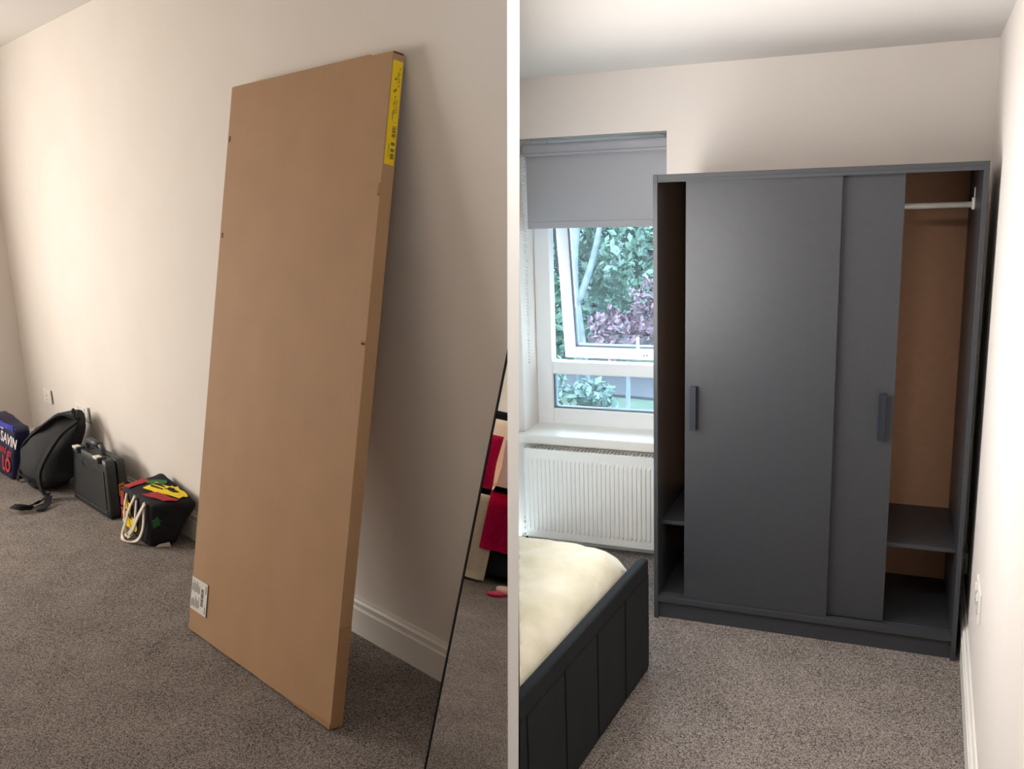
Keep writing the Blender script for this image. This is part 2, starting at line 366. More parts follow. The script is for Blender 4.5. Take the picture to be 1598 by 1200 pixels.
# simple frames of the unseen windows
def plain_window(name, label, M, w, h, back=.05):
    r = sroot(name, label, M); f = .05
    obj('sky_block_pane', bx(-w/2, w/2, min(back, back*1.2), max(back, back*1.2), -h/2, h/2), 'sky_block', r)  # opaque panel added behind the area light to keep sky light out
    for a in ((-w/2, w/2, -h/2, -h/2+f), (-w/2, w/2, h/2-f, h/2), (-w/2, -w/2+f, -h/2+f, h/2-f), (w/2-f, w/2, -h/2+f, h/2-f), (-f/2, f/2, -h/2+f, h/2-f)):
        obj('frame_bar', bx(a[0], a[1], -.02, .02, a[2], a[3], bev=.004), 'upvc', r)
plain_window('window_2', 'white framed window in the shaded end wall beyond the bags', ML @ Matrix.Translation((-5.52, -(WA[0]+WA[1])/2, (WA[2]+WA[3])/2)) @ Matrix.Rotation(math.pi/2, 4, 'Z'), WA[1]-WA[0], WA[3]-WA[2], .06)
plain_window('fill_window', 'unseen white framed window added for fill behind the viewer', Matrix.Translation(((WC[0]+WC[1])/2, -3.0, (WC[2]+WC[3])/2)), WC[1]-WC[0], WC[3]-WC[2], -.06)

# ================================================================== GARDEN (beyond the window)
GZ = -.62
bm = NB(); bmesh.ops.create_grid(bm, x_segments=1, y_segments=1, size=1)
for v in bm.verts: v.co = Vector((-4+v.co.x*8, 8.5+v.co.y*7.5, GZ))
struct('ground', 'green lawn in the garden outside the window', bm, 'lawn', MR)
bm = NB(); prism(bm, [(-6.5, 7.4, GZ+.002), (-1.0, 6.6, GZ+.002), (-1.0, 8.2, GZ+.002), (-6.5, 11.0, GZ+.002)], (0, 0, .03))
struct('garden_path', 'grey paved path crossing the lawn', bm, 'path', MR)
def leaves(center, radii, n, size, flat=.0, seed=0):
    g = np.random.default_rng(seed); c = np.array(center); r = np.array(radii)
    d = g.normal(size=(n, 3)); d /= np.linalg.norm(d, axis=1)[:, None]
    p = c+d*r*(g.uniform(.45, 1.0, size=(n, 1))**.6)*(1+.25*np.sin(d[:, :1]*7+seed)*np.cos(d[:, 2:]*6))
    a = g.normal(size=(n, 3)); a /= np.linalg.norm(a, axis=1)[:, None]
    b = np.cross(a, g.normal(size=(n, 3))); b /= np.linalg.norm(b, axis=1)[:, None]; nn = np.cross(a, b)
    s = (size*g.uniform(.6, 1.4, size=(n, 1)))
    V = np.stack([p-a*s, p+b*s*.55-a*s*.1+nn*s*.12, p+a*s, p-b*s*.55-a*s*.1+nn*s*.12], 1).reshape(-1, 3)
    F = [(4*i, 4*i+1, 4*i+2, 4*i+3) for i in range(n)]
    return V, F
def plant(name, label, cat, base, stems, clouds, leafmat, group=None):
    t = thing(name, label, cat, MR @ Matrix.Translation(base), group)
    for pth, r0, r1 in stems:
        pts = catmull(pth, 4); k_ = len(pts)
        obj('stem', tube(NB(), pts, [r0+(r1-r0)*i/(k_-1) for i in range(k_)], 7), 'bark', t, smooth=True)
    Vs, Fs, off = [], [], 0
    for i, (c, r, n, s) in enumerate(clouds):
        V, F = leaves(c, r, n, s, seed=hash((round(base[0]*100), i)) % 1000); Vs.append(V); Fs += [tuple(j+off for j in f) for f in F]; off += len(V)
    me = bpy.data.meshes.new('foliage'); me.from_pydata(np.concatenate(Vs).tolist(), [], Fs); me.update()
    f = obj('foliage', me, leafmat, t); f['kind'] = 'stuff'
    return t
plant('ivy_tree', 'pale trunked tree with green leaves left in the window view', 'tree', (-2.43, 6.6, GZ),
      [([(0, 0, 0), (.03, -.3, .8), (-.03, -.3, 1.6), (.06, -.2, 2.6)], .085, .05), ([(-.02, -.3, 1.1), (.2, -.25, 1.7), (.36, -.2, 2.5)], .05, .025)],
      [((-.55, .1, 1.3), (.6, .45, 1.1), 2200, .05), ((.5, .15, 1.75), (.6, .45, .75), 2000, .05), ((-.1, .2, 2.5), (1.0, .45, .6), 1200, .055)], 'leaf')
plant('leafy_shrub', 'pale green big leaved shrub behind the open casement', 'shrub', (-2.5, 8.4, GZ),
      [([(0, 0, 0), (.05, 0, .7), (.0, 0, 1.5)], .03, .015)], [((0, 0, 1.5), (.8, .5, 1.0), 2200, .075), ((-.9, .1, .9), (.7, .5, .9), 1500, .075), ((.9, .1, 1.2), (.7, .5, 1.2), 1500, .075)], 'leaf2')
plant('maroon_shrub', 'maroon leaved shrub low in the upper window pane', 'shrub', (-1.55, 5.2, GZ),
      [([(0, 0, 0), (.03, 0, .5), (.0, 0, 1.0)], .03, .012)], [((-.05, 0, 1.02), (.32, .3, .26), 800, .038), ((.28, .05, 1.2), (.24, .25, .36), 600, .038)], 'leaf3')
plant('green_hedge', 'dense dark green hedge at the back of the garden', 'hedge', (-3.2, 10.8, GZ),
      [([(0, 0, 0), (0, 0, 1.2), (.1, 0, 2)], .08, .05)], [((x, 0, 1.5), (1.0, .5, 1.7), 1300, .11) for x in (-2.2, -1.1, 0, 1.1, 2.2)], 'leaf')
plant('garden_shrub', 'low pale shrub at the left of the lower pane', 'shrub', (-2.46, 5.35, GZ),
      [([(0, 0, 0), (0, 0, .3), (.05, 0, .5)], .02, .01)], [((0, 0, .42), (.2, .2, .4), 520, .035)], 'leaf2')
pot = thing('potted_plant', 'maroon pot with pale leafy plant in the lower pane', 'potted plant', MR @ Matrix.Translation((-2.02, 5.55, GZ)))
bm = NB(); bmesh.ops.create_cone(bm, cap_ends=True, segments=20, radius1=.10, radius2=.14, depth=.2)
for v in bm.verts: v.co.z += .1
obj('pot', bm, 'pot', pot)
V, F = leaves((0, 0, .3), (.26, .2, .16), 240, .055, seed=5); me = bpy.data.meshes.new('foliage'); me.from_pydata(V.tolist(), [], F); me.update()
f = obj('foliage', me, 'leaf2', pot); f['kind'] = 'stuff'

# ================================================================== WINDOW of the right room
wy = GW+.20          # frame face depth (inner face)
win = sroot('window_1', 'white framed window with an open top hung casement and garden view', MR)
f0 = .058
# reveal lining and sill
obj('sill', bx(WU0-.03, WU1+.02, GW-.045, wy+.01, WZ0-.05, WZ0, bev=.006), 'white', win)
obj('frame_jamb', bx(WU0, WU0+f0+.03, wy, wy+.07, WZ0, WZ1, bev=.006), 'upvc', win)
obj('frame_jamb', bx(WU1-f0, WU1, wy, wy+.07, WZ0, WZ1, bev=.006), 'upvc', win)
obj('frame_head', bx(WU0+.088, WU1-f0, wy, wy+.07, WZ1-.08, WZ1, bev=.006), 'upvc', win)
obj('frame_base', bx(WU0+.088, WU1-f0, wy, wy+.07, WZ0, .672, bev=.006), 'upvc', win)
obj('transom', bx(WU0+.088, WU1-f0, wy-.004, wy+.07, .862, .930, bev=.008), 'upvc', win)
obj('gasket', bx(WU0+.088, WU0+.096, wy+.02, wy+.06, .672, .862), 'rubber', win)
obj('gasket', bx(WU0+.096, WU1-f0, wy+.02, wy+.06, .672, .679), 'rubber', win)
obj('pane', bx(WU0+.096, WU1-f0, wy+.035, wy+.041, .679, .862), 'glass', win)
# sash hinged at the top, opened outwards
hz, hy = WZ1-.085, wy+.03; sh = hz-.905; ang = math.radians(8.6)
MS = Matrix.Translation((0, hy, hz)) @ Matrix.Rotation(ang, 4, 'X')
def sash_part(name, bm, mt, par=win):
    for v in bm.verts: v.co = MS @ v.co
    return obj(name, bm, mt, par)
u0, u1, sf = WU0+.096, WU1-f0-.006, .062
sash = sash_part('sash', box(box(bx(u0, u0+sf, 0, .06, -sh, 0, bev=.006), u1-sf, u1, 0, .06, -sh, 0, bev=.006), u0+sf, u1-sf, 0, .06, -sh, -sh+sf, bev=.006), 'upvc')
sash_part('sash_rail', bx(u0+sf, u1-sf, 0, .06, -.06, 0, bev=.006), 'upvc', sash)
sash_part('gasket', box(bx(u0+sf, u0+sf+.009, .01, .05, -sh+sf, -.06), u0+sf, u1-sf, .01, .05, -sh+sf, -sh+sf+.007), 'rubber', sash)
sash_part('pane', bx(u0+sf+.009, u1-sf, .028, .034, -sh+sf+.007, -.06), 'glass', sash)
hb = NB(); box(hb, -.335, -.285, -.016, 0, -sh+.018, -sh+.046, bev=.004); box(hb, -.350, -.334, -.03, -.012, -sh+.03, -sh+.135, bev=.005)
sash_part('handle', hb, 'upvc', sash)
sash_part('handle_screw', box(bx(-.300, -.292, -.018, -.015, -sh+.028, -sh+.036), -.315, -.308, -.018, -.015, -sh+.028, -sh+.036), 'rubber', sash)
obj('stay_arm', prism(NB(), [(u0+.004, wy+.03, 1.62), (u0+.004, wy+.05, 1.62), (u0+.004, wy+.09, 1.40), (u0+.004, wy+.07, 1.40)], (.006, 0, 0)), 'rubber', win)

bl = thing('roller_blind', 'grey roller blind pulled part way down the window', 'blind', MR @ Matrix.Translation((0, GW, 1.62)))
by_ = .085
obj('cassette', box(bx(WU0+.002, WU1-.002, by_-.035, by_+.05, .372, .425, bev=.012), WU0+.002, WU1-.002, by_-.04, by_-.02, .366, .380, bev=.004), 'cass', bl)
obj('fabric', bx(WU0+.02, WU1-.006, by_-.006, by_-.003, .045, .380), 'blind', bl)
obj('bottom_bar', bx(WU0+.02, WU1-.006, by_-.010, by_+.004, .012, .046, bev=.003), 'blind', bl)
bm = NB()
for i in range(64):
    z = .37-i*.0165
    bmesh.ops.create_icosphere(bm, subdivisions=1, radius=.0045, matrix=Matrix.Translation((WU0+.012+.0006*i*.2, by_-.045, z)))
    bmesh.ops.create_icosphere(bm, subdivisions=1, radius=.0045, matrix=Matrix.Translation((WU0+.012, by_-.015, z-.008)))
ch = obj('bead_chain', bm, 'rail', bl); ch['kind'] = 'stuff'

# radiator
rd = thing('radiator', 'white panel radiator under the window sill', 'radiator', MR @ Matrix.Translation((-.835, GW-.085, .045)))
RWd, RH = .80, .475
bm = NB(); nfl = 34; prof = []
for i in range(nfl):
    x = .012+(RWd-.024)*i/nfl; w = (RWd-.024)/nfl
    prof += [(x, 0), (x+.18*w, -.0), (x+.34*w, -.007), (x+.66*w, -.007), (x+.82*w, 0)]
prof.append((RWd-.012, 0))
rows = [(.0, 0), (.035, 0), (.052, 1), (RH-.06, 1), (RH-.044, 0), (RH, 0)]
grid = [[bm.verts.new((x, y*a, z)) for (x, y) in prof] for z, a in rows]
for i in range(len(rows)-1):
    for j in range(len(prof)-1): bm.faces.new((grid[i][j], grid[i][j+1], grid[i+1][j+1], grid[i+1][j]))
obj('front_panel', bm, 'rad', rd)
obj('side_cap', bx(0, .013, -.002, .075, .0, RH, bev=.004), 'rad', rd)
obj('side_cap', bx(RWd-.013, RWd, -.002, .075, .0, RH, bev=.004), 'rad', rd)
obj('back_panel', bx(.01, RWd-.01, .06, .07, .0, RH-.02), 'rad', rd)
bm = NB(); box(bm, 0, RWd, -.002, .006, RH-.002, RH+.004); box(bm, 0, RWd, .068, .076, RH-.002, RH+.004)
for i in range(40): box(bm, .02+i*.0195, .026+i*.0195, .006, .068, RH-.002, RH+.003)
obj('top_grille', bm, 'rad', rd)
bm = tube(NB(), [(-.014, .04, -.04), (-.014, .04, .03)], .008, 10); tube(bm, [(-.014, .04, .02), (.01, .04, .02)], .008, 10)
obj('valve', bm, 'chrome', rd, smooth=True)
obj('valve_cap', tube(NB(), [(-.014, .015, .02), (-.014, .045, .02)], .012, 12), 'rail', rd)

# ================================================================== WARDROBE
W_, H_, DP = 1.168, 1.86, .565
wr = thing('wardrobe', 'anthracite sliding door wardrobe with doors part open', 'wardrobe', MR)
p = .0175
obj('side_panel', bx(0, p, 0, DP, 0, H_, bev=.001), 'ward', wr)
obj('side_panel', bx(W_-p, W_, 0, DP, 0, H_, bev=.001), 'ward', wr)
obj('top_panel', bx(p, W_-p, .002, DP, H_-p, H_, bev=.001), 'ward', wr)
obj('top_rail', bx(p, W_-p, .002, .016, H_-.030, H_-p), 'ward_in', wr)
obj('bottom_panel', bx(p, W_-p, .012, DP, .082, .098), 'ward', wr)
obj('plinth', bx(p, W_-p, .020, .036, 0, .082), 'ward', wr)
tr = obj('bottom_track', bx(p, W_-p, .001, .012, .078, .100, bev=.001), 'ward', wr)
for yy in (.012, .030, .050): obj('track_ridge', bx(p, W_-p, yy, yy+.004, .098, .103), 'ward_in', tr)
obj('back_panel', bx(p, W_-p, DP-.006, DP-.001, .098, H_-p), 'mdf', wr)
obj('divider', bx(.575, .591, .075, DP-.006, .098, H_-p), 'ward', wr)
obj('shelf', bx(p, .575, .075, DP-.006, .403, .419, bev=.001), 'ward', wr)
obj('shelf', bx(.591, W_-p, .075, DP-.006, .408, .424, bev=.001), 'ward', wr)
obj('hanging_rail', tube(NB(), [(.591, .29, 1.708), (W_-p, .29, 1.708)], .0115, 12), 'rail', wr, smooth=True)
br_ = NB(); box(br_, W_-p-.010, W_-p, .268, .312, 1.69, 1.735, bev=.003); box(br_, W_-p-.004, W_-p, .284, .296, 1.735, 1.772, bev=.002)
obj('rail_bracket', br_, 'rail', wr)
def door(x0, x1, y0, hx, hflip):
    d = obj('door', bx(x0, x1, y0, y0+.016, .104, 1.836, bev=.0012), 'ward', wr)
    hb = NB(); z0, z1 = .847, 1.026
    prism(hb, [(hx-.014, y0, z0), (hx+.014, y0, z0), (hx+.012, y0-.018, z0), (hx+.004 if hflip else hx+.012, y0-.030, z0), (hx-.012, y0-.030, z0), (hx-.012, y0-.022, z0), (hx+.002, y0-.020, z0), (hx+.002, y0-.004, z0), (hx-.014, y0-.004, z0)], (0, 0, z1-z0))
    if hflip:
        for v in hb.verts: v.co.x = 2*hx-v.co.x
    obj('handle', hb, 'handle', d)
    for xx in (x0+.06, x1-.05):
        obj('roller_clip', bx(xx, xx+.022, y0+.001, y0+.012, 1.836, 1.846, bev=.002), 'rail', d)
    return d
door(.126, .697, .014, .163, False)
door(.36, .907, .040, .868, True)

# flush lamp added to brighten the right room, above and behind the top of the picture
lamp = thing('added_fill_lamp', 'round ceiling lamp added out of view to light the wardrobe room', 'lamp', Matrix.Translation((.45, 1.62, HR)))
def disc(r0, r1, z0, z1):
    bm = NB(); bmesh.ops.create_cone(bm, cap_ends=True, segments=32, radius1=r0, radius2=r1, depth=z1-z0)
    for v in bm.verts: v.co.z += (z0+z1)/2
    return bm
obj('mounting_plate', disc(.17, .17, -.025, -.001), 'white', lamp)
MT['glow'] = bpy.data.materials.new('fill_lamp_glow'); MT['glow'].use_nodes = True
_b = MT['glow'].node_tree.nodes['Principled BSDF']; _b.inputs['Emission Color'].default_value = (1, .95, .9, 1); _b.inputs['Emission Strength'].default_value = 46
obj('diffuser', disc(.13, .16, -.06, -.026), 'glow', lamp)

# sockets
def socket(name, label, M, w, h, gang=2, group=None):
    t = thing(name, label, 'socket', M, group)
    obj('plate', bx(-w/2, w/2, -.009, 0, -h/2, h/2, bev=.003), 'white', t)
    for i in range(gang):
        cx = (-w/4+ i*w/2) if gang == 2 else 0
        obj('rocker', bx(cx-.008, cx+.008, -.013, -.009, h*.12, h*.38, bev=.002), 'upvc', t)
        obj('pin_hole', box(box(bx(cx-.004, cx+.004, -.0098, -.0088, -.004, .010), cx-.016, cx-.008, -.0098, -.0088, -h*.30, -h*.24), cx+.008, cx+.016, -.0098, -.0088, -h*.30, -h*.24), 'ink3', t)
    return t
socket('wall_socket', 'white double power socket on the right wall above skirting', MRW @ Matrix.Translation((1.20, 0, .478)), .17, .10, 2)
socket('wall_socket', 'white double socket in shadow between wardrobe and right wall', MRW @ Matrix.Translation((.32, 0, .27)), .13, .09, 2)
socket('wall_socket', 'smaller white aerial socket nearest the far left corner', ML @ Matrix.Translation((-4.97, 0, .49)), .17, .10, 1)
socket('wall_socket', 'white double socket on the long wall behind the backpack', ML @ Matrix.Translation((-4.24, 0, .475)), .24, .105, 2)

# ================================================================== BED in the right room (cut off by the partition)
bed = thing('bed', 'bed with black velvet footboard and cream fleece cover', 'bed', MR)
inv = MR.inverted()
lco = inv @ (PR_co+CR*.006); lno = inv.to_3x3() @ (-CR)      # drop whatever lies left of the partition
FX, FY, FH = .084, -.425, .452
fd = Vector((-.085, -1, 0)).normalized(); fn = Vector((fd.y, -fd.x, 0))   # fn points to -x side
def bedbox(a0, a1, b0, b1, z0, z1, bev=.0):
    """a along the footboard away from its far end, b to the mattress side"""
    bm = bx(a0, a1, b0, b1, z0, z1, bev=bev)
    for v in bm.verts:
        a, b, z = v.co; v.co = Vector((FX, FY, 0))+fd*a+fn*b+Vector((0, 0, z))
    return bm
fbm = bedbox(0, 1.7, 0, .042, 0.0, FH, bev=.010)
fb = obj('footboard', clip(fbm, lco+Vector((0, 0, 0)), lno), 'velvet', bed)
for i in range(6):
    a0, a1 = .012+i*.26, .012+i*.26+.252
    q = bedbox(a0, a1, -.004, .002, .02, .395, bev=.0035)
    if all((v.co-lco).dot(lno) > 0 for v in q.verts): q.free(); continue
    obj('tufted_panel', clip(q, lco, lno), 'velvet', fb)
obj('base', clip(bedbox(.02, 1.7, .042, 1.0, .05, .30, bev=.01), lco, lno), 'velvet', bed)
# mattress cover
bm = NB(); nx, ny = 60, 70; gr = []
for i in range(nx+1):
    row = []
    for j in range(ny+1):
        a = -.02+1.6*j/ny; b = .036+.95*i/nx
        ea = max(0, a+.02); eb = max(0, b-.036)
        h = .525
        ra = .20; rb = .12
        if ea < ra: h -= .24*(1-math.sqrt(max(0, 1-(1-ea/ra)**2)))
        if eb < rb: h -= .17*(1-math.sqrt(max(0, 1-(1-eb/rb)**2)))
        pnt = Vector((FX, FY, 0))+fd*a+fn*b
        h += .016*noise.noise(Vector((pnt.x*7, pnt.y*7, 1)))+.010*noise.noise(Vector((pnt.x*20+pnt.y*9, pnt.y*12, 4)))
        row.append(bm.verts.new((pnt.x, pnt.y, h)))
    gr.append(row)
low = [[bm.verts.new((v.co.x, v.co.y, .27)) for v in r] for r in gr]
for i in range(nx):
    for j in range(ny):
        bm.faces.new((gr[i][j], gr[i+1][j], gr[i+1][j+1], gr[i][j+1])); bm.faces.new((low[i][j], low[i][j+1], low[i+1][j+1], low[i+1][j]))
for i in range(nx):
    for j in (0, ny): bm.faces.new((gr[i][j], gr[i+1][j], low[i+1][j], low[i][j]))
for j in range(ny):
    for i in (0, nx): bm.faces.new((gr[i][j], gr[i][j+1], low[i][j+1], low[i][j]))
obj('fleece_cover', clip(bm, lco, lno), 'fleece', bed, smooth=True)

# ================================================================== LEFT ROOM: leaning cardboard box
BO = Vector((-.67304, 2.8295, 0)); BPSI, LEAN = -.812646, .192087
be = Vector((math.cos(BPSI), math.sin(BPSI), 0)); bn = Vector((-math.sin(BPSI), math.cos(BPSI), 0))
bL = math.cos(LEAN)*Vector((0, 0, 1))+math.sin(LEAN)*bn; bT = math.cos(LEAN)*bn-math.sin(LEAN)*Vector((0, 0, 1))
MB_ = Matrix((be, bT, bL)).transposed().to_4x4(); MB_.translation = BO+Vector((0, 0, .010))
BWD, BLN, BTH = 1.118, 2.311, .05
cb = thing('cardboard_box', 'tall flat brown cardboard box leaning against the wall', 'box', MB_)
bm = NB(); bmesh.ops.create_cube(bm, size=1)
bmesh.ops.subdivide_edges(bm, edges=bm.edges, cuts=9, use_grid_fill=True)
for v in bm.verts:
    x, y, z = v.co; a, c = x+.5, z+.5
    bow = .0035*math.sin(math.pi*a)*math.sin(math.pi*c)
    v.co = Vector(((a-1)*BWD, (y+.5)*BTH-(bow if y < 0 else 0)+.0015*noise.noise(Vector((a*5, y, c*9))), c*BLN+.002*noise.noise(Vector((a*9, 3, c)))))
body = obj('carton', bm, 'card', cb, smooth=False)
obj('side_flap', bx(.0, .003, .002, BTH-.001, .004, .36), 'card_d', cb)
obj('top_flap', prism(NB(), [(-BWD+.004, .001, BLN-.001), (-.13, .001, BLN-.001), (-.135, .001, BLN+.006), (-BWD+.004, .001, BLN+.004)], (0, .03, 0)), 'card', cb)
obj('flap_gap', bx(-.142, -.118, .006, .03, BLN, BLN+.003), 'card_dark', cb)
obj('top_seam', bx(-.012, .001, .004, BTH-.006, BLN-.004, BLN+.0012), 'card_dark', cb)
obj('bottom_flap', prism(NB(), [(-.25, -.003, .0), (0, -.003, .0), (0, -.003, .014), (-.04, -.003, .020), (-.25, -.003, .006)], (0, .006, 0)), 'card_d', cb)
for (mx, mz, w, h) in ((-.008, 1.86, .014, .022), (-.012, 1.345, .016, .008), (-1.105, 2.10, .010, .014), (-1.10, 1.70, .008, .012)):
    bmd = NB(); bmesh.ops.create_icosphere(bmd, subdivisions=2, radius=1)
    for v in bmd.verts: v.co = Vector((mx+v.co.x*w, -.001+v.co.y*.0025, mz+v.co.z*h))
    obj('dent', bmd, 'card_d', cb, smooth=True)
obj('tear', bx(-.022, -.004, -.0035, 0, 1.340, 1.346), 'card_dark', cb)
# yellow label on the narrow side
yl = obj('shipping_label', bx(0, .0012, .006, BTH-.005, 1.945, 2.285), 'yellow', cb); yl['label'] = 'bright yellow label with black print and barcode'
def bars(bm, y0, y1, z0, z1, n, seed, horiz=True, fill=.5, x0=.0012, x1=.0018):
    g = random.Random(seed); z = z0
    while z < z1:
        t = (z1-z0)/n*g.uniform(.4, 1.3)
        if g.random() < fill+.2: box(bm, x0, x1, y0, y1, z, min(z1, z+t*.6))
        z += t
obj('barcode', (lambda b: (bars(b, .026, .041, 2.03, 2.085, 20, 2), bars(b, .026, .041, 1.965, 2.02, 20, 3), b)[2])(NB()), 'ink', yl)
bm = NB()
for (y, z0, z1, s) in ((.036, 2.20, 2.265, 4), (.030, 2.21, 2.25, 6), (.034, 2.10, 2.16, 5), (.026, 2.11, 2.17, 7), (.022, 2.09, 2.15, 9), (.018, 1.97, 2.02, 10)):
    bars(bm, y-.002, y+.002, z0, z1, 12, s)
obj('fine_print', bm, 'ink2', yl)
# pictograms: small diamonds
bm = NB()
for (y, z) in ((.022, 2.225), (.026, 2.19), (.020, 2.185)):
    prism(bm, [(.0012, y-.004, z), (.0012, y, z+.006), (.0012, y+.004, z), (.0012, y, z-.006)], (.0006, 0, 0))
obj('pictogram', bm, 'ink2', yl)
wl = obj('address_label', bx(-1.110, -.965, -.0050, -.0036, .095, .235), 'paper', cb); wl['label'] = 'white printed address label'
bm = NB(); g = random.Random(4)
for i in range(9):
    x = -1.103+i*.0085
    for kk in range(2):
        z0 = .105+kk*.065+g.uniform(0, .01); box(bm, x, x+.003, -.0056, -.0050, z0, z0+g.uniform(.03, .05))
obj('print_lines', bm, 'ink3', wl)
bm = NB(); z = .130
while z < .20:
    t = g.uniform(.001, .004); box(bm, -1.018, -.995, -.0056, -.0050, z, z+t); z += t+g.uniform(.001, .003)
obj('barcode', bm, 'ink', wl)
bm = NB(); box(bm, -.980, -.975, -.0056, -.0050, .105, .135); box(bm, -.980, -.974, -.0056, -.0050, .19, .225)
obj('print_lines', bm, 'ink3', wl)

# ------------------------------------------------------------------ mirror leaning by the partition
LAM, MD0 = math.radians(10), .40
mup = math.cos(LAM)*Vector((0, 0, 1))+math.sin(LAM)*nL; mno = eL.cross(mup).normalized()
if mno.dot(nL) > 0: mno = -mno            # faces the room
mo = Lp(0, MD0, 0)
e0, e1 = Vector((-.3255, 2.5815, -.012)), Vector((-.008, 2.5905, 1.345))   # left edge, floor to partition
edir = (e1-e0).normalized()
def plane_z0(p, d): return p+d*((-p.z)/d.z)
mir = thing('leaning_mirror', 'frameless mirror with thin black edge leaning beside the cardboard box', 'mirror', Matrix.Translation(plane_z0(e0, edir)))
base = plane_z0(e0, edir); iv = -base
bright = base+eL*.8
def mslab(pts, th, back=0):
    bm = NB(); prism(bm, [p+iv-mno*back for p in pts], -mno*th); return bm
gl = mslab([base, bright, bright+edir*1.6, base+edir*1.6], .004)
clip(gl, PL_co+iv-CR*.002, CR); obj('mirror_glass', gl, 'mirror', mir)
fr = NB(); ed = mno.cross(edir).normalized()
if ed.dot(eL) > 0: ed = -ed
prism(fr, [base+iv+ed*.007+mno*.002, base+iv+mno*.002, base+iv+edir*1.6+mno*.002, base+iv+edir*1.6+ed*.007+mno*.002], -mno*.024)
clip(fr, PL_co+iv-CR*.002, CR); obj('edge_frame', fr, 'black', mir)
bk = mslab([base, bright, bright+edir*1.6, base+edir*1.6], .012, .0055); clip(bk, PL_co+iv-CR*.002, CR); obj('backing', bk, 'black', mir)

# ------------------------------------------------------------------ bags along the left wall (frame of the left room: x along wall, -y into room)
# black tool case
tc = thing('tool_case', 'black hard plastic tool case with carry handle and two latches', 'tool case', ML @ Matrix.Translation((-3.62, -.16, 0)))
cc = {}
for (ix, xb, xt) in ((0, -.325, -.275), (1, .335, .285)):
    for (iy, yb, yt) in ((0, -.055, -.030), (1, .070, .085)):
        cc[(ix, iy, 0)] = (xb, yb, .002 if iy == 0 else .004); cc[(ix, iy, 1)] = (xt, yt, .352 if iy == 0 else .345)
front = {k_: (v if k_[1] == 0 else tuple(Vector(v)*.52+Vector(cc[(k_[0], 0, k_[2])])*.48)) for k_, v in cc.items()}
back = {k_: (v if k_[1] == 1 else tuple(Vector(v)*.46+Vector(cc[(k_[0], 1, k_[2])])*.54)) for k_, v in cc.items()}
obj('front_shell', hull8(front, 8, .12), 'case', tc, smooth=True)
obj('back_shell', hull8(back, 8, .12), 'case', tc, smooth=True)
def fp(name, poly, m_, off=.004, face='y0', c=front, par=tc): return obj(name, facepatch(c, face, poly, off), m_, par)
fp('recessed_panel', [(.07, .16), (.93, .16), (.93, .80), (.72, .80), (.68, .74), (.32, .74), (.28, .80), (.07, .80)], 'case', .004)
fp('ridge', [(.05, .10), (.95, .10), (.95, .125), (.05, .125)], 'case2', .006)
for a0 in (.22, .68): fp('ridge', [(a0, .84), (a0+.12, .84), (a0+.12, .855), (a0, .855)], 'case2', .006)
hpts = catmull([(-.135, .015, .33), (-.13, .015, .385), (-.105, .015, .405), (0, .015, .408), (.105, .015, .402), (.13, .015, .380), (.135, .015, .325)], 5)
hd = obj('handle', tube(NB(), hpts, .016, 10), 'case2', tc, smooth=True)
obj('grip', tube(NB(), [(-.09, .015, .407), (.09, .015, .406)], .021, 12), 'case2', hd, smooth=True)
for x in (-.195, .165):
    la = obj('latch', bx(x-.03, x+.05, -.050, .005, .325, .362, bev=.006), 'case2', tc)
    obj('latch_plate', bx(x-.02, x+.042, -.054, -.018, .352, .366, bev=.002), 'latch', la)
obj('logo_mark', facepatch(cc, 'x1', [(.50, .38), (.80, .40), (.78, .60), (.52, .58)], .004), 'orange', tc)
bm = NB()
for i in range(3):
    b0 = .42+i*.055
    q = facepatch(cc, 'x1', [(.55, b0), (.75, b0+.01), (.75, b0+.028), (.55, b0+.018)], .006); me_ = bpy.data.meshes.new('t'); q.to_mesh(me_); q.free(); bm.from_mesh(me_)
obj('logo_lettering', bm, 'ink', tc)

# backpack slumped against the wall
bp = thing('backpack', 'soft black backpack slumped against the wall beside the tool case', 'backpack', ML @ Matrix.Translation((-4.26, -.24, 0)))
spine = catmull([(-.06, 0, .02), (-.065, .00, .12), (-.02, .03, .24), (.08, .08, .36), (.20, .13, .455), (.27, .15, .50)], 5)
nS = len(spine); bm = NB(); rings = []
for i, c in enumerate(spine):
    t = i/(nS-1)
    rx = [.16, .24, .235, .185, .13, .085, .05][min(6, int(t*6))]; nxt = [.16, .24, .235, .185, .13, .085, .05][min(6, int(t*6)+1)]; fr_ = t*6-int(t*6); rx = rx+(nxt-rx)*fr_
    ry = rx*.62
    tx = (spine[min(i+1, nS-1)]-spine[max(i-1, 0)]).normalized(); side = Vector((tx.z, 0, -tx.x)).normalized(); fwd = side.cross(tx)
    ring = []
    for j in range(28):
        a = 2*math.pi*j/28; ca, sa = math.cos(a), math.sin(a)
        sx = math.copysign(abs(ca)**.75, ca); sy = math.copysign(abs(sa)**.75, sa)
        q = c+side*sx*rx+fwd*sy*ry; q += noise.noise_vector(q*9)*.018; q.z = max(q.z, .004); q.y = min(q.y, .205)
        ring.append(bm.verts.new(q))
    rings.append(ring)
for i in range(nS-1):
    for j in range(28): bm.faces.new((rings[i][j], rings[i][(j+1) % 28], rings[i+1][(j+1) % 28], rings[i+1][j]))
bm.faces.new(rings[0][::-1]); bm.faces.new(rings[-1])
obj('bag_body', bm, 'blackfab', bp, smooth=True)
s1 = catmull([(.30, .12, .50), (.20, .06, .515), (.04, -.02, .42), (-.12, -.08, .31), (-.24, -.08, .22), (-.30, -.05, .16)], 6)
obj('shoulder_strap', ribbon(NB(), s1, (0, -1, .4), .055, .014), 'strap', bp)
